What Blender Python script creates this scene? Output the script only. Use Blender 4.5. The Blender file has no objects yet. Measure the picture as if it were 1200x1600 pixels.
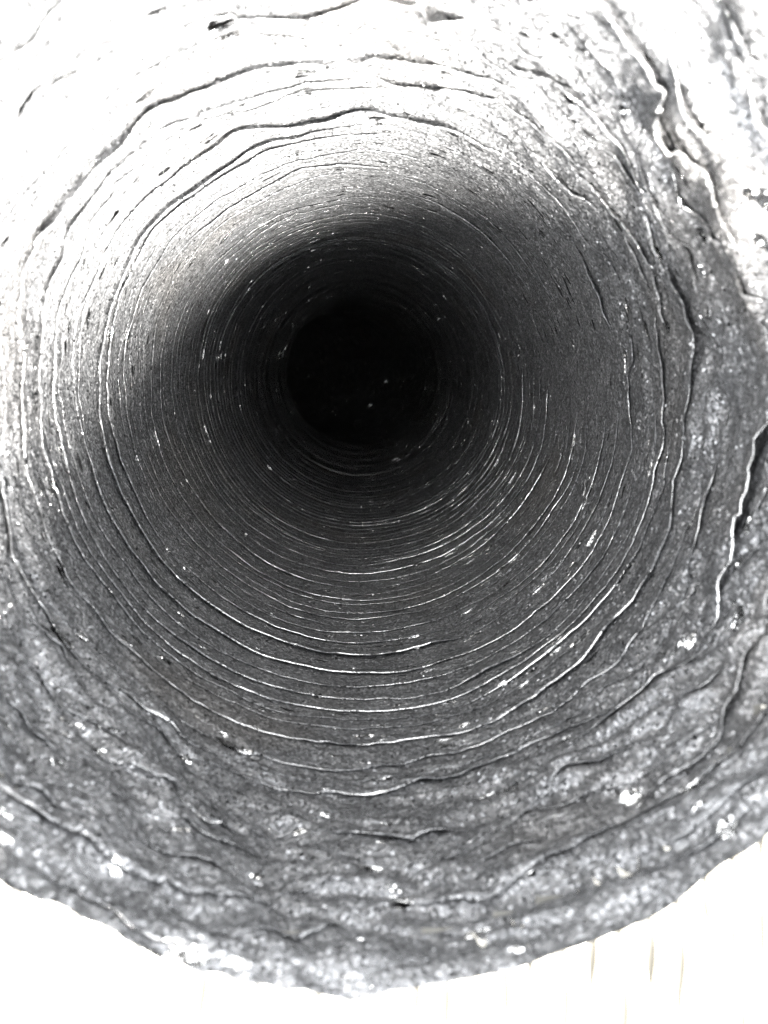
import bpy, math, random
import numpy as np
from mathutils import Matrix, Vector, Euler

# ------------------------------------------------------------------ frame
# "duct frame": the lens sits at the origin, +Y runs down the duct, +Z is the
# picture's up.  The duct drops steeply into the floor (DELTA below level).
DELTA = math.radians(75.0)
R = 0.100                      # duct radius
AX_Z = -0.015                  # duct axis height against the lens
MOUTH = 0.1262                 # distance of the duct's cut edge
CAM_H = 0.1592                 # lens height above the cloth
M = Matrix.Translation((0, 0, CAM_H)) @ Matrix.Rotation(-DELTA, 4, 'X')
rng = np.random.default_rng(11)
random.seed(5)

# ------------------------------------------------------------------ camera
sc = bpy.context.scene
cam = bpy.data.cameras.new('camera')
cam.sensor_fit = 'VERTICAL'
cam.sensor_height = 24.0
cam.lens = 18.0
cam.clip_start = 0.005
cam.clip_end = 500.0
cam.dof.use_dof = True
cam.dof.focus_distance = 0.36
cam.dof.aperture_fstop = 9.5
cam.dof.aperture_blades = 0
cam_o = bpy.data.objects.new('camera', cam)
sc.collection.objects.link(cam_o)
cam_o.matrix_world = M @ Euler((math.radians(90 - 10.85), 0, math.radians(-1.67)), 'XYZ').to_matrix().to_4x4()
sc.camera = cam_o

# ------------------------------------------------------------------ light
SUN_PHI, SUN_A = math.radians(116), math.radians(38)
d_duct = Vector((math.cos(SUN_PHI) * math.sin(SUN_A), math.cos(SUN_A), math.sin(SUN_PHI) * math.sin(SUN_A)))
d_world = (M.to_3x3() @ d_duct).normalized()
sun = bpy.data.lights.new('sun', 'SUN')
sun.energy = 5.0
sun.angle = math.radians(25.0)
sun.color = (1.0, 0.965, 0.92)
sun_o = bpy.data.objects.new('sun', sun)
sc.collection.objects.link(sun_o)
sun_o.rotation_euler = d_world.to_track_quat('-Z', 'Y').to_euler()
sun_o.location = (0, 0, 3)
elev = math.asin(-d_world.z)
azim = math.atan2(-d_world.x, -d_world.y)

w = bpy.data.worlds.new('World')
sc.world = w
w.use_nodes = True
nt = w.node_tree
nt.nodes.clear()
sky = nt.nodes.new('ShaderNodeTexSky')
sky.sky_type = 'NISHITA'
sky.sun_disc = False
sky.sun_elevation = elev
sky.sun_rotation = azim
hsv = nt.nodes.new('ShaderNodeHueSaturation')
hsv.inputs['Saturation'].default_value = 0.08
hsv.inputs['Value'].default_value = 0.9
bg = nt.nodes.new('ShaderNodeBackground')
bg.inputs['Strength'].default_value = 0.10
wo = nt.nodes.new('ShaderNodeOutputWorld')
nt.links.new(sky.outputs[0], hsv.inputs['Color'])
nt.links.new(hsv.outputs[0], bg.inputs['Color'])
nt.links.new(bg.outputs[0], wo.inputs['Surface'])

vs = sc.view_settings
vs.view_transform = 'Standard'
vs.look = 'None'
vs.gamma = 1.0
vs.exposure = 4.62
vs.use_curve_mapping = False
sc.cycles.max_bounces = 3
sc.cycles.glossy_bounces = 3
sc.cycles.diffuse_bounces = 2
sc.cycles.use_denoising = True
sc.cycles.denoiser = 'OPENIMAGEDENOISE'
sc.cycles.denoising_input_passes = 'RGB_ALBEDO_NORMAL'
sc.cycles.denoising_prefilter = 'NONE'
sc.cycles.sample_clamp_indirect = 2.0
sc.cycles.caustics_reflective = True
sc.cycles.blur_glossy = 0.3

C = sc.collection

# ------------------------------------------------------------------ helpers
def link(name, me, mat=None, parent=None, **props):
    o = bpy.data.objects.new(name, me)
    C.objects.link(o)
    if me is not None and mat is not None:
        me.materials.append(mat)
    if parent is not None:
        o.parent = parent
    for k, v in props.items():
        o[k] = v
    return o

def grid_mesh(name, P, wrap_cols=False, keep=None, smooth=True, flip=False):
    """P: (rows, cols, 3) -> quad mesh"""
    r, c = P.shape[:2]
    ii, jj = np.meshgrid(np.arange(r - 1), np.arange(c if wrap_cols else c - 1), indexing='ij')
    j2 = (jj + 1) % c
    F = np.stack([ii * c + jj, ii * c + j2, (ii + 1) * c + j2, (ii + 1) * c + jj], -1).reshape(-1, 4)
    if flip:
        F = F[:, ::-1]
    V = P.reshape(-1, 3)
    if keep is not None:
        k = keep.reshape(-1)
        F = F[k[F].all(1)]
        used = np.zeros(len(V), bool)
        used[F.ravel()] = True
        idx = np.cumsum(used) - 1
        F = idx[F]
        V = V[used]
    me = bpy.data.meshes.new(name)
    me.vertices.add(len(V))
    me.vertices.foreach_set('co', np.ascontiguousarray(V, np.float32).ravel())
    me.loops.add(F.size)
    me.loops.foreach_set('vertex_index', np.ascontiguousarray(F, np.int32).ravel())
    me.polygons.add(len(F))
    me.polygons.foreach_set('loop_start', np.arange(0, F.size, 4, dtype=np.int32))
    me.polygons.foreach_set('loop_total', np.full(len(F), 4, np.int32))
    me.update(calc_edges=True)
    if smooth:
        me.polygons.foreach_set('use_smooth', np.ones(len(F), bool))
    me.validate()
    return me

class Lattice:
    """bilinear random lattice, periodic in theta; cheap facetted noise"""
    def __init__(self, nth, dz, zmax=2.6, smooth=False):
        self.nth, self.dz = nth, dz
        self.v = rng.uniform(-1, 1, (int(zmax / dz) + 3, nth))
        self.off = rng.uniform(0, 1)
        self.smooth = smooth
    def __call__(self, th, z):
        u = (th / (2 * np.pi) + self.off) * self.nth
        s = np.clip(z / self.dz, 0, self.v.shape[0] - 2.001)
        i = np.floor(u).astype(int); j = np.floor(s).astype(int)
        fu, fs = u - i, s - j
        if self.smooth:
            fu = fu * fu * (3 - 2 * fu); fs = fs * fs * (3 - 2 * fs)
        i0, i1 = i % self.nth, (i + 1) % self.nth
        # triangle interpolation keeps straight creases
        a, b, c_, d = self.v[j, i0], self.v[j, i1], self.v[j + 1, i0], self.v[j + 1, i1]
        if self.smooth:
            return (a * (1 - fu) + b * fu) * (1 - fs) + (c_ * (1 - fu) + d * fu) * fs
        lo = a + (b - a) * fu + (c_ - a) * fs
        hi = d + (c_ - d) * (1 - fu) + (b - d) * (1 - fs)
        return np.where(fu + fs < 1, lo, hi)

def smoothstep(a, b, x):
    t = np.clip((x - a) / (b - a), 0, 1)
    return t * t * (3 - 2 * t)

# ------------------------------------------------------------------ materials
def new_mat(name):
    m = bpy.data.materials.new(name)
    m.use_nodes = True
    return m, m.node_tree, m.node_tree.nodes['Principled BSDF']

def N(t, kind, **kw):
    n = t.nodes.new(kind)
    for k, v in kw.items():
        if k in n.inputs:
            n.inputs[k].default_value = v
        else:
            setattr(n, k, v)
    return n

def foil_material():
    m = bpy.data.materials.new('crumpled_foil')
    m.use_nodes = True
    t = m.node_tree
    t.nodes.clear()
    L = t.links.new
    tc = N(t, 'ShaderNodeTexCoord')
    obj = tc.outputs['Object']
    # one soft noise drives smudges, gloss and the warping of the wrinkles
    n1 = N(t, 'ShaderNodeTexNoise', Scale=75.0, Detail=2.0)
    L(obj, n1.inputs['Vector'])
    cr = N(t, 'ShaderNodeValToRGB')
    cr.color_ramp.elements[0].position = 0.3
    cr.color_ramp.elements[0].color = (0.13, 0.132, 0.135, 1)
    cr.color_ramp.elements[1].position = 0.7
    cr.color_ramp.elements[1].color = (0.175, 0.177, 0.18, 1)
    L(n1.outputs['Fac'], cr.inputs['Fac'])
    n3 = N(t, 'ShaderNodeTexNoise', Scale=17.0, Detail=1.0)      # dusty brownish patches
    L(obj, n3.inputs['Vector'])
    sr = N(t, 'ShaderNodeMapRange')
    sr.inputs['From Min'].default_value = 0.56
    sr.inputs['From Max'].default_value = 0.72
    sr.inputs['To Max'].default_value = 0.15
    L(n3.outputs['Fac'], sr.inputs['Value'])
    st = N(t, 'ShaderNodeMix', data_type='RGBA')
    st.inputs[7].default_value = (0.16, 0.135, 0.105, 1)
    L(sr.outputs[0], st.inputs[0])
    L(cr.outputs[0], st.inputs[6])
    # flake grain: every tiny facet of the rolled foil has its own tilt and tone
    rot = N(t, 'ShaderNodeMapping')
    rot.inputs['Rotation'].default_value = (0.5, 0.7, 0.3)
    rot.inputs['Scale'].default_value = (1350, 1350, 1350)
    L(obj, rot.inputs['Vector'])
    fl = N(t, 'ShaderNodeVectorMath', operation='FLOOR')
    L(rot.outputs[0], fl.inputs[0])
    wn = N(t, 'ShaderNodeTexWhiteNoise', noise_dimensions='3D')
    L(fl.outputs[0], wn.inputs['Vector'])
    sub = N(t, 'ShaderNodeVectorMath', operation='SUBTRACT')
    sub.inputs[1].default_value = (0.5, 0.5, 0.5)
    L(wn.outputs['Color'], sub.inputs[0])
    dt = N(t, 'ShaderNodeVectorMath', operation='DOT_PRODUCT')
    L(sub.outputs[0], dt.inputs[0])
    L(sub.outputs[0], dt.inputs[1])
    pw = N(t, 'ShaderNodeMath', operation='POWER')
    pw.inputs[1].default_value = 1.6
    L(dt.outputs['Value'], pw.inputs[0])
    # pleat lips with a painted highlight carry less grain
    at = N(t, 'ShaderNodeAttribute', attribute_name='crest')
    cm = N(t, 'ShaderNodeMapRange')
    cm.inputs['To Min'].default_value = FLAKE
    cm.inputs['To Max'].default_value = FLAKE * 0.15
    L(at.outputs['Fac'], cm.inputs['Value'])
    am = N(t, 'ShaderNodeMath', operation='MULTIPLY')
    L(pw.outputs[0], am.inputs[0])
    L(cm.outputs[0], am.inputs[1])
    sca = N(t, 'ShaderNodeVectorMath', operation='SCALE')
    L(sub.outputs[0], sca.inputs[0])
    L(am.outputs[0], sca.inputs['Scale'])
    tone = N(t, 'ShaderNodeMapRange')
    tone.inputs['To Min'].default_value = 0.66
    tone.inputs['To Max'].default_value = 2.05
    tp = N(t, 'ShaderNodeMath', operation='POWER')
    tp.inputs[1].default_value = 3.0
    L(wn.outputs['Value'], tp.inputs[0])
    L(tp.outputs[0], tone.inputs['Value'])
    tint = N(t, 'ShaderNodeVectorMath', operation='SCALE')
    L(st.outputs[2], tint.inputs[0])
    L(tone.outputs[0], tint.inputs['Scale'])
    # small patches coloured mirror-bright, as painted glints
    vg = N(t, 'ShaderNodeTexVoronoi', Scale=300.0)
    mg = N(t, 'ShaderNodeMapping')
    mg.inputs['Scale'].default_value = (0.42, 1.5, 0.42)
    L(obj, mg.inputs['Vector'])
    L(mg.outputs[0], vg.inputs['Vector'])
    sx = N(t, 'ShaderNodeSeparateColor')
    L(vg.outputs['Color'], sx.inputs[0])
    g1 = N(t, 'ShaderNodeMath', operation='GREATER_THAN')
    g1.inputs[1].default_value = GLINT_CUT
    L(sx.outputs[0], g1.inputs[0])
    g2 = N(t, 'ShaderNodeMath', operation='LESS_THAN')
    gd = N(t, 'ShaderNodeMapRange')                              # painted glints come in clusters
    gd.inputs['From Min'].default_value = 0.45
    gd.inputs['From Max'].default_value = 0.62
    gd.inputs['To Min'].default_value = 0.0
    gd.inputs['To Max'].default_value = 0.60
    L(n1.outputs['Fac'], gd.inputs['Value'])
    L(gd.outputs[0], g2.inputs[1])
    L(vg.outputs['Distance'], g2.inputs[0])
    g3 = N(t, 'ShaderNodeMath', operation='MULTIPLY')
    L(g1.outputs[0], g3.inputs[0])
    L(g2.outputs[0], g3.inputs[1])
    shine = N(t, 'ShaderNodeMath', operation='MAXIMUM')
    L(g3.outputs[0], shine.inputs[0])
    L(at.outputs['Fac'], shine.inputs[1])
    gs = N(t, 'ShaderNodeVectorMath', operation='SUBTRACT')
    gs.inputs[1].default_value = (0.5, 0.95, 0.5)               # glint normals tipped towards the mouth to catch light
    L(vg.outputs['Color'], gs.inputs[0])
    gm = N(t, 'ShaderNodeMath', operation='MULTIPLY')
    gm.inputs[1].default_value = 0.8
    L(g3.outputs[0], gm.inputs[0])
    gt = N(t, 'ShaderNodeVectorMath', operation='SCALE')
    L(gs.outputs[0], gt.inputs[0])
    L(gm.outputs[0], gt.inputs['Scale'])
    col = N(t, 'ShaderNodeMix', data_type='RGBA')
    col.inputs[7].default_value = (0.80, 0.80, 0.79, 1)  # pale colour paints the glints on lips and patches
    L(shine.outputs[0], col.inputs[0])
    L(tint.outputs[0], col.inputs[6])
    rr = N(t, 'ShaderNodeMapRange')
    rr.inputs['From Min'].default_value = 0.36
    rr.inputs['From Max'].default_value = 0.60
    rr.inputs['To Min'].default_value = 0.11
    rr.inputs['To Max'].default_value = 0.21
    L(n1.outputs['Fac'], rr.inputs['Value'])
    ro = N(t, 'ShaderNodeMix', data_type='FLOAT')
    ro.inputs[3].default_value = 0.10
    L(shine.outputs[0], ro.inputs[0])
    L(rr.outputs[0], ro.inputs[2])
    # circumferential drag lines
    mx = N(t, 'ShaderNodeVectorMath', operation='MULTIPLY_ADD')
    mx.inputs[1].default_value = (0.03, 0.03, 0.03)
    L(n1.outputs['Color'], mx.inputs[0])
    L(obj, mx.inputs[2])
    mp = N(t, 'ShaderNodeMapping')
    mp.inputs['Scale'].default_value = (18, 420, 18)
    L(mx.outputs[0], mp.inputs['Vector'])
    ns = N(t, 'ShaderNodeTexNoise', Scale=1.0, Detail=2.0, Roughness=0.6)
    L(mp.outputs[0], ns.inputs['Vector'])
    b1 = N(t, 'ShaderNodeBump', Strength=0.7, Distance=0.0014)
    L(ns.outputs['Fac'], b1.inputs['Height'])
    add0 = N(t, 'ShaderNodeVectorMath', operation='ADD')
    L(b1.outputs[0], add0.inputs[0])
    L(gt.outputs[0], add0.inputs[1])
    add = N(t, 'ShaderNodeVectorMath', operation='ADD')
    L(add0.outputs[0], add.inputs[0])
    L(sca.outputs[0], add.inputs[1])
    nrm = N(t, 'ShaderNodeVectorMath', operation='NORMALIZE')
    L(add.outputs[0], nrm.inputs[0])
    gl = N(t, 'ShaderNodeBsdfAnisotropic', distribution='GGX')
    L(col.outputs[2], gl.inputs['Color'])
    L(ro.outputs[0], gl.inputs['Roughness'])
    L(nrm.outputs[0], gl.inputs['Normal'])
    di = N(t, 'ShaderNodeBsdfDiffuse')          # lacquered, dull share of the foil
    L(tint.outputs[0], di.inputs['Color'])
    L(nrm.outputs[0], di.inputs['Normal'])
    ms = N(t, 'ShaderNodeMixShader')
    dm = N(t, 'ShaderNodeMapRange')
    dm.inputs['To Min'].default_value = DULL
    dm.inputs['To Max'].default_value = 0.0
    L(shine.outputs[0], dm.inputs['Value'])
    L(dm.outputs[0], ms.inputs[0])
    out = N(t, 'ShaderNodeOutputMaterial')
    L(gl.outputs[0], ms.inputs[1])
    L(di.outputs[0], ms.inputs[2])
    L(ms.outputs[0], out.inputs['Surface'])
    return m

def cloth_material():
    m, t, b = new_mat('cream_cloth')
    L = t.links.new
    tc = N(t, 'ShaderNodeTexCoord')
    n = N(t, 'ShaderNodeTexNoise', Scale=220.0, Detail=4.0)
    L(tc.outputs['Object'], n.inputs['Vector'])
    cr = N(t, 'ShaderNodeValToRGB')
    cr.color_ramp.elements[0].color = (0.50, 0.48, 0.42, 1)
    cr.color_ramp.elements[1].color = (0.66, 0.64, 0.58, 1)
    L(n.outputs['Fac'], cr.inputs['Fac'])
    L(cr.outputs[0], b.inputs['Base Color'])
    b.inputs['Roughness'].default_value = 0.95
    n2 = N(t, 'ShaderNodeTexNoise', Scale=1500.0, Detail=2.0)
    L(tc.outputs['Object'], n2.inputs['Vector'])
    bp = N(t, 'ShaderNodeBump', Strength=0.6, Distance=0.0006)
    L(n2.outputs['Fac'], bp.inputs['Height'])
    L(bp.outputs[0], b.inputs['Normal'])
    return m

def plain(name, col, rough=0.8, metal=0.0):
    m, t, b = new_mat(name)
    tc = N(t, 'ShaderNodeTexCoord')
    n = N(t, 'ShaderNodeTexNoise', Scale=90.0, Detail=4.0)
    t.links.new(tc.outputs['Object'], n.inputs['Vector'])
    cr = N(t, 'ShaderNodeValToRGB')
    cr.color_ramp.elements[0].color = tuple(c * 0.75 for c in col) + (1,)
    cr.color_ramp.elements[1].color = tuple(min(1, c * 1.2) for c in col) + (1,)
    t.links.new(n.outputs['Fac'], cr.inputs['Fac'])
    t.links.new(cr.outputs[0], b.inputs['Base Color'])
    b.inputs['Roughness'].default_value = rough
    b.inputs['Metallic'].default_value = metal
    return m

FLAKE, DULL, GLINT_CUT = 4.6, 0.50, 0.80
FOIL = foil_material()
CLOTH = cloth_material()
FLOOR = plain('pale_floor', (0.62, 0.60, 0.55))
DARK_FLECK = plain('near_black_fleck', (0.012, 0.012, 0.013), 0.9)  # near-black flecks set on the foil

# ------------------------------------------------------------------ floor and cloth
Minv = M.inverted()
def inside_duct(xw, yw, zw, rad):
    """True where a world point lies within the duct's shaft"""
    A = np.array(Minv)
    X = A[0, 0] * xw + A[0, 1] * yw + A[0, 2] * zw + A[0, 3]
    Z = A[2, 0] * xw + A[2, 1] * yw + A[2, 2] * zw + A[2, 3]
    return X ** 2 + (Z - AX_Z) ** 2 < rad ** 2

def floor_sheet():
    a = np.concatenate([-np.geomspace(200, 0.32, 24), np.linspace(-0.3, 0.3, 121), np.geomspace(0.32, 200, 24)])
    X, Y = np.meshgrid(a, a, indexing='xy')
    Z = np.full_like(X, -0.014)
    keep = ~inside_duct(X, Y, Z, R + 0.004)
    return grid_mesh('ground', np.stack([X, Y, Z], -1), keep=keep)
link('ground', floor_sheet(), FLOOR, None, kind='structure')

rug = link('ribbed_cloth', None, None, None, label='cream ribbed cloth spread around the mouth of the foil duct', category='cloth')
def cloth_base():
    a = np.linspace(-0.45, 0.45, 301)
    X, Y = np.meshgrid(a, a, indexing='xy')
    Z = -0.0065 + 0 * X
    return grid_mesh('backing', np.stack([X, Y, Z], -1), keep=~inside_duct(X, Y, Z, R + 0.001))
link('backing', cloth_base(), plain('groove_shade_backing', (0.13, 0.126, 0.113), 0.95), rug)  # backing darkened to stand in for shade in the rib grooves
PITCH_RIB = 0.0062
for i in range(-42, 43):
    xs = i * PITCH_RIB
    yy = np.linspace(-0.44, 0.44, 353)
    u = np.linspace(0, np.pi, 9)
    ph = rng.uniform(0, 6)
    wob = 0.0007 * np.sin(yy * 60 + ph) + 0.0004 * np.sin(yy * 173 + 2 * ph)
    ht = 0.0056 + 0.0004 * np.sin(yy * 820 + ph) + 0.0003 * rng.normal(size=yy.size)
    X = xs + wob[:, None] - np.cos(u)[None, :] * (0.0018 + 0.0004 * np.sin(yy * 310 + ph))[:, None]
    Z = -0.0062 + np.sin(u)[None, :] * ht[:, None]
    Y = np.repeat(yy[:, None], 9, 1)
    free = ~inside_duct(X, Y, Z, R + 0.0015)
    yc = (CAM_H / math.sin(DELTA) + 0 * 1) * math.cos(DELTA) - 0.015 * 0.26                                                     # middle of the duct's opening in the cloth
    halves = [free] if free.all() else [free & (Y < yc), free & (Y > yc)]
    for kp in halves:
        link('rib', grid_mesh('rib', np.stack([X, Y, Z], -1), keep=kp), CLOTH, rug)

# ------------------------------------------------------------------ the duct
duct = link('foil_duct', None, None, None,
            label='crumpled silver foil flexible duct seen down its pleated inside', category='duct')
duct.matrix_world = M

NTH = 1100
TH = np.linspace(0, 2 * np.pi, NTH, endpoint=False)

# centre line: straight, then a gentle swing to the left
BEND0, BENDR = 1.0, 1.0
def centre(z):
    s = np.clip(z - BEND0, 0, None) / BENDR
    bx = -BENDR * (1 - np.cos(s))
    by = np.where(z < BEND0, z, BEND0 + BENDR * np.sin(s))
    return bx, by, s

kinkA = Lattice(20, 0.05)
kinkB = Lattice(44, 0.035)
cr1 = Lattice(14, 0.045)
cr2 = Lattice(34, 0.020)
cr3 = Lattice(38, 0.0065)
cr4 = Lattice(80, 0.0035)
crU = Lattice(9, 0.017)
crE = Lattice(15, 0.012)
crF = Lattice(22, 0.018)
bigS = Lattice(6, 0.25, smooth=True)
lowerw = lambda th: smoothstep(0.25, -0.5, np.sin(th))          # 1 on the lower half
rightw = lambda th: smoothstep(0.2, 0.9, np.cos(th - math.radians(20)))

def crumple(th, z):
    near = 1 - smoothstep(0.16, 0.34 - 0.09 * lowerw(th), z)
    mid = 1 - smoothstep(0.30, 0.70, z)
    side = 0.45 + 0.55 * np.maximum(lowerw(th), rightw(th))
    upr = smoothstep(0.35, 0.85, np.cos(th - math.radians(45)))
    iso = 1 - 0.7 * upr
    c = 0.0022 * bigS(th, z)
    c = c + near * side * (0.0030 * iso * np.abs(cr1(th, z)) + 0.0022 * iso * np.abs(cr2(th, z)) + 0.0052 * upr * np.abs(crU(th, z + 0.012 * np.sin(th * 2))) + 0.0024 * np.abs(cr3(th, z)) + 0.0010 * np.abs(cr4(th, z)) - 0.0043)
    c = c + near * side * (0.0040 * np.abs(crE(th, z)) + 0.0028 * np.abs(crF(th, z)) - 0.0018)
    c = c + mid * (0.0008 * cr1(th, z) + 0.0005 * np.abs(cr2(th, z)) + 0.0005 * np.abs(cr3(th, z)) + 0.0003 * np.abs(cr4(th, z)))
    c = c + 0.00035 * cr2(th, z) + 0.00010 * cr3(th, z)
    rim = smoothstep(0.122, 0.140, z)
    return c * (0.6 + 0.4 * rim) - 0.0015 * (1 - rim)

def place(th, z, dr):
    rad = R - dr - crumple(th, z)
    bx, by, s = centre(z)
    x = rad * np.cos(th)
    return np.stack([bx + x * np.cos(s), by + x * np.sin(s), AX_Z + rad * np.sin(th)], -1)

# pleat positions along the axis
z0 = [MOUTH]
while z0[-1] < 2.1:
    z = z0[-1]
    if z < 0.20:
        p = rng.uniform(0.0050, 0.0085)
    elif z < 0.5:
        p = rng.uniform(0.0060, 0.0125)
    else:
        p = rng.uniform(0.010, 0.016) if z < 1.0 else rng.uniform(0.02, 0.03)
    z0.append(z + p)
z0 = np.array(z0)
NP = len(z0)

def knots(nk):
    a = np.sort(rng.uniform(0, 2 * np.pi, nk))
    v = rng.uniform(-1, 1, nk)
    return np.interp(TH, np.concatenate([[a[-1] - 2 * np.pi], a, [a[0] + 2 * np.pi]]), np.concatenate([[v[-1]], v, [v[0]]]))

Zk, Hk = [], []
prev = None
for k in range(NP):
    z = z0[k]
    amp = (1 - 0.9 * smoothstep(0.30, 0.75, z)) * (1 - 0.72 * lowerw(TH) * smoothstep(0.16, 0.24, z))
    upl = smoothstep(-0.1, 0.7, np.cos(TH - math.radians(130)))
    line = z + amp * (0.0065 * kinkA(TH, np.full(NTH, z)) + 0.0030 * (1 - 0.8 * lowerw(TH)) * kinkB(TH, np.full(NTH, z)) + (0.0030 + 0.0024 * upl) * knots(rng.integers(14, 24)))
    
    if k == 0:
        line = z + 0.0012 * knots(16) + 0.0005 * knots(50)
    line = sum(np.roll(line, j) for j in (-2, -1, 0, 1, 2)) / 5
    if prev is not None:
        line = np.maximum(line, prev + 0.0028)
    prev = line
    strong = (rng.uniform(0.6, 1.2) if k % 2 else rng.uniform(0.4, 0.9)) if z > 0.2 else rng.uniform(0.5, 1.0)
    h = 0.0020 if z < 0.30 else 0.0016
    if z > 0.55:
        h = 0.0009
    env = np.clip(0.75 + 0.7 * knots(rng.integers(7, 14)), 0.15, 1.25)
    # near the mouth, and far in on the upper right, the pleats are crushed and broken up
    cut = np.clip(0.12 + 1.7 * knots(rng.integers(26, 44)), 0.0, 1.5)
    ur = smoothstep(0.3, 0.85, np.cos(TH - math.radians(35))) * (1 - smoothstep(0.40, 0.60, z))
    lw = np.maximum(ur, np.maximum(lowerw(TH), rightw(TH)) * (1 - smoothstep(0.19, 0.225, z)))
    env = env * (1 - lw) + cut * lw
    low = lowerw(TH) * smoothstep(0.19, 0.225, z)
    env = env * (1 - low) + low * np.clip(0.62 + 0.5 * knots(rng.integers(10, 20)), 0.04, 1.0)
    ul = smoothstep(-0.1, 0.7, np.cos(TH - math.radians(130)))
    env = env * (1 + (0.5 if k % 2 else -0.4) * ul * (1 - smoothstep(0.33, 0.45, z)))
    env = env * (1 - 0.4 * (1 - low) * smoothstep(0.26, 0.34, z))
    hh = h * strong * env
    hh = sum(np.roll(hh, j) for j in range(-9, 10)) / 19
    if k == 0:
        hh = hh * 0.1
    if Zk:
        Hk[-1] = np.minimum(Hk[-1], (0.30 + 0.45 * ul) * (line - Zk[-1]))
    Zk.append(line); Hk.append(hh)

# a few deep, crushed folds: (distance, clock angle in degrees, half width, height)
for ze, ta, wd, he, room in ((0.172, 45, 20, 0.0060, 0.011), (0.207, 56, 15, 0.0040, 0), (0.193, 84, 30, 0.0056, 0.010), (0.152, 34, 16, 0.0040, 0),
                             (0.186, -6, 22, 0.0050, 0.009), (0.196, -82, 9, 0.0024, 0), (0.148, -70, 14, 0.0026, 0), (0.143, -115, 14, 0.0022, 0),
                             (0.150, -140, 14, 0.0030, 0.004), (0.160, -38, 14, 0.0024, 0), (0.225, 38, 14, 0.0028, 0)):
    k = int(np.argmin(np.abs(z0 - ze)))
    dth = np.abs((TH - math.radians(ta) + np.pi) % (2 * np.pi) - np.pi) / math.radians(wd)
    w_ = np.clip(1.25 - dth, 0, 1)
    Hk[k] = np.maximum(Hk[k], he * w_ * (0.7 + 0.45 * knots(50)))
    if room:                                    # the sheet tucks in under a big fold, so its neighbours sit deeper
        for j in range(k + 1, k + 15):
            Zk[j] = Zk[j] + room * w_ * (1 - (j - k - 1) / 14)

def profile(k, n_main):
    """rows of one pleat: from the slit under its lip, round the lip, down to the next slit"""
    z, h = Zk[k], Hk[k]
    def over(i):
        gap = Zk[i + 1] - Zk[i] if i + 1 < NP else np.full(NTH, 0.02)
        return np.minimum(1.7 * Hk[i], 0.7 * gap) + 0.0002
    ov = over(k)
    zn, ovn = Zk[k + 1], over(k + 1)
    rows = []
    if k > 0:
        rows.append((z + ov, 0 * h))
        rows.append((z + 0.80 * ov, 0.34 * h))
        rho = np.minimum(0.20 * h, 0.00032)           # rounded lip
        mid = h - rho
        for a_ in (-80, -45, -10, 25, 55, 80):
            rows.append((z + rho - rho * math.cos(math.radians(a_)), mid + rho * math.sin(math.radians(a_))))
    else:
        rows.append((z, 0 * h))
    zs = z + 1.6 * rho if k > 0 else z + 0.0003
    ze = zn + ovn
    crest = [0.0] * len(rows)
    if k > 0:
        crest[3:8] = [0.35, 0.9, 1.0, 0.9, 0.35]
    for i in range(n_main + 1):
        t = i / n_main
        zz = zs + (ze - zs) * t
        dr = h * (1 - t) ** 1.25 * (1 + 0.12 * math.sin(3 * t))
        rows.append((zz, dr if i < n_main else 0 * h))
    return rows, crest + [0.0] * (n_main + 1)

for k in range(NP - 1):
    z = z0[k]
    n_main = 9 if z < 0.2 else (10 if z < 0.4 else (7 if z < 0.8 else 4))
    rows, crest = profile(k, n_main)
    P = np.stack([place(TH, zz, dr) for zz, dr in rows])
    nm = 'mouth_edge' if k == 0 else 'pleat'
    me = grid_mesh(nm, P, wrap_cols=True)
    lip_glint = np.clip((Hk[k] - 0.0004) / 0.0008, 0, 1) * np.clip(0.65 + 0.95 * knots(90), 0, 1) * (0.0 + 1.0 * smoothstep(0.05, 0.75, np.cos(TH - math.radians(-62)))) * (0.25 + 0.75 * smoothstep(0.15, 0.2, z))   # highlight painted on raised lips, mostly at lower right
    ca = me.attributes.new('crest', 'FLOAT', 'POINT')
    ca.data.foreach_set('value', (np.array(crest)[:, None] * lip_glint[None, :]).astype(np.float32).ravel())
    link(nm, me, FOIL, duct)
# closed far end, round the bend
tail = np.stack([place(TH[::20], np.full(55, Zk[-1].mean()) + 0.01, np.full(55, q)) for q in np.linspace(-0.004, R - 0.002, 12)])
link('end_cap', grid_mesh('end_cap', tail, wrap_cols=True), FOIL, duct)

# ------------------------------------------------------------------ flecks lying on the foil
bpy.context.view_layer.update()
dg = bpy.context.evaluated_depsgraph_get()
CW = cam_o.matrix_world.copy()
def on_wall(px, py):
    """the spot of the wall that the photograph shows at px, py (1200 x 1600)"""
    d = (CW.to_3x3() @ Vector(((px - 600) / 1200, (800 - py) / 1200, -1))).normalized()
    ok, p, n, *_ = sc.ray_cast(dg, CW.translation, d)
    if n.dot(d) > 0:
        n = -n
    return p, n, d

def flake_mesh(lx, ly, seed, curl=0.25):
    r = np.random.default_rng(seed)
    n = 9
    a = np.linspace(0, 2 * np.pi, n, endpoint=False) + r.uniform(-0.2, 0.2, n)
    q = r.uniform(0.55, 1.1, n)
    x, y = np.cos(a) * q * lx / 2, np.sin(a) * q * ly / 2
    z = curl * ly * r.uniform(-0.5, 0.5, n)
    th = 0.12 * ly
    V = [(0, 0, th)] + [(x[i], y[i], z[i] + th / 2) for i in range(n)] + [(x[i], y[i], z[i] - th / 2) for i in range(n)] + [(0, 0, -th)]
    F = []
    for i in range(n):
        j = (i + 1) % n
        F += [(0, 1 + i, 1 + j), (1 + i, 1 + n + i, 1 + n + j, 1 + j), (2 * n + 1, 1 + n + j, 1 + n + i)]
    me = bpy.data.meshes.new('fleck')
    me.from_pydata(V, [], F)
    me.update()
    return me

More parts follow.
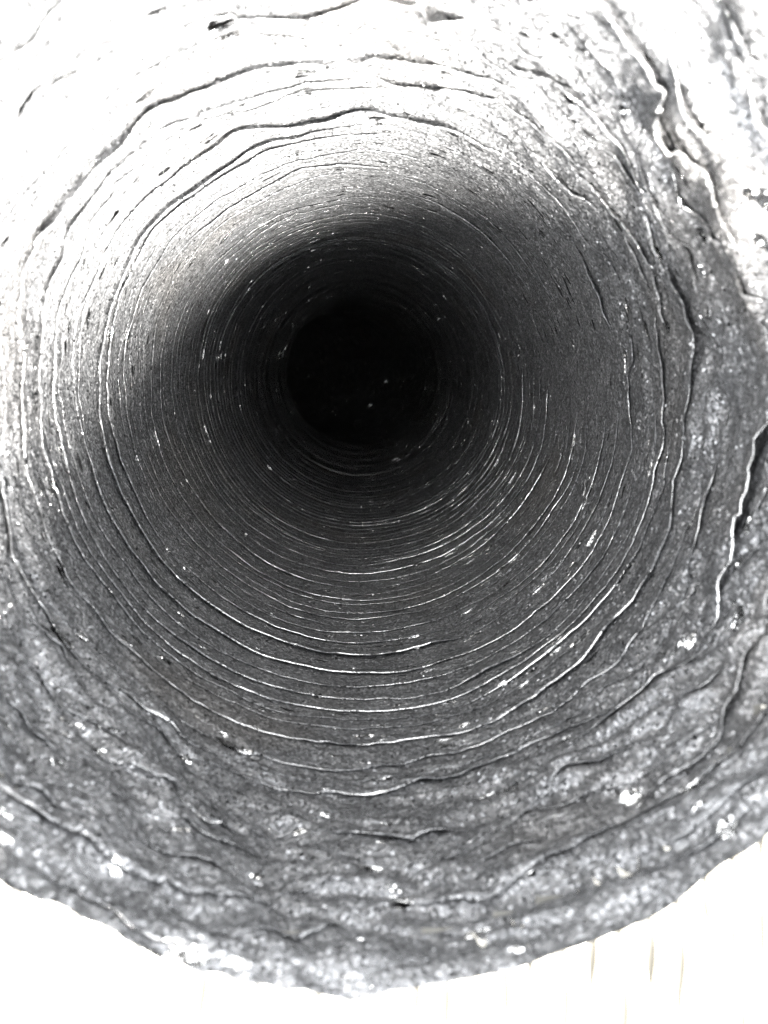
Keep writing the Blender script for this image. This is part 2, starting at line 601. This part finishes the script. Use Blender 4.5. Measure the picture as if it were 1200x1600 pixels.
GROUP = 'dark flecks on the bright foil'
# px, py, length and width in photograph pixels, tilt in the picture, label
flecks = [(150, 74, 40, 11, 20, 'long dark fleck alone near the top left corner'),
          (300, 172, 24, 11, 30, 'largest grey fleck in the cluster on the upper left foil'),
          (277, 180, 14, 8, -50, 'steep grey fleck just left of the largest fleck'),
          (266, 191, 6, 5, 0, 'dot-like fleck at the lower left end of the fleck cluster'),
          (323, 156, 11, 7, 25, 'small fleck just above and right of the largest fleck'),
          (218, 216, 13, 6, 25, 'slanted fleck below and left of the upper left fleck cluster'),
          (296, 240, 20, 6, 42, 'thin slanted dark fleck below the fleck cluster'),
          (250, 260, 6, 4, 10, 'dot-like fleck below and left of the thin slanted fleck'),
          (345, 262, 12, 6, 10, 'rightmost dark fleck at the edge of the grey shade'),
          (281, 283, 10, 6, 45, 'small fleck straight below the thin slanted fleck'),
          (184, 357, 13, 6, 50, 'steep slanted fleck on the left foil where white turns grey'),
          (103, 335, 6, 5, 0, 'dot-like fleck on the white left foil'),
          (40, 419, 10, 6, 20, 'small flat fleck near the left edge of the picture'),
          (20, 396, 15, 6, 65, 'upright fleck closest to the left edge, above a smaller one'),
          (383, 133, 12, 7, 20, 'fleck farthest up and right on the upper left foil'),
          (341, 131, 9, 6, -20, 'small pale fleck left of the one farthest up and right'),
          (6, 580, 12, 6, 65, 'lowest fleck, cut by the left edge of the picture'),
          (37, 530, 8, 5, 30, 'small fleck above the lowest one at the left edge')]
right_w, up_w = CW.to_3x3() @ Vector((1, 0, 0)), CW.to_3x3() @ Vector((0, 1, 0))
for i, (px, py, lx, ly, tilt, lab) in enumerate(flecks):
    p, n, d = on_wall(px, py)
    dist = (p - CW.translation).length
    s_ = dist / 1250.0
    t_ = right_w * math.cos(math.radians(tilt)) + up_w * math.sin(math.radians(tilt))
    nn = (n * 0.5 - d).normalized()                    # curled up off the foil
    t_ = (t_ - nn * t_.dot(nn)).normalized()
    b_ = nn.cross(t_)
    o = link('dark_fleck', flake_mesh(1.3 * lx * s_, 1.4 * ly * s_, 40 + i), DARK_FLECK, None, label=lab, category='lint', group=GROUP)
    o.matrix_world = Matrix.Translation(p + nn * ly * s_ * 0.3) @ Matrix((t_, b_, nn)).transposed().to_4x4()

GLINT_FLAKE = plain('bright_glint_flake', (0.8, 0.8, 0.8), 0.15, 1.0)  # bright flakes added to stand in for glints on the far wall
for i, (px, py, lx, ly, tilt, lab) in enumerate([
        (580, 633, 11, 6, 25, 'small bright added glint flake deep in the dark end of the duct'),
        (604, 596, 9, 5, 45, 'fainter added glint flake above the bright one deep in the duct')]):
    p, n, d = on_wall(px, py)
    dist = (p - CW.translation).length
    s_ = dist / 1250.0
    nn = (-d + n * 0.15 * i).normalized()
    t_ = right_w * math.cos(math.radians(tilt)) + up_w * math.sin(math.radians(tilt))
    t_ = (t_ - nn * t_.dot(nn)).normalized()
    o = link('glint_flake', flake_mesh(lx * s_, ly * s_, 90 + i, 0.1), GLINT_FLAKE, None, label=lab, category='foil scrap', group='glint flakes added deep in the duct')
    o.matrix_world = Matrix.Translation(p + nn * ly * s_ * 0.4) @ Matrix((t_, nn.cross(t_), nn)).transposed().to_4x4()
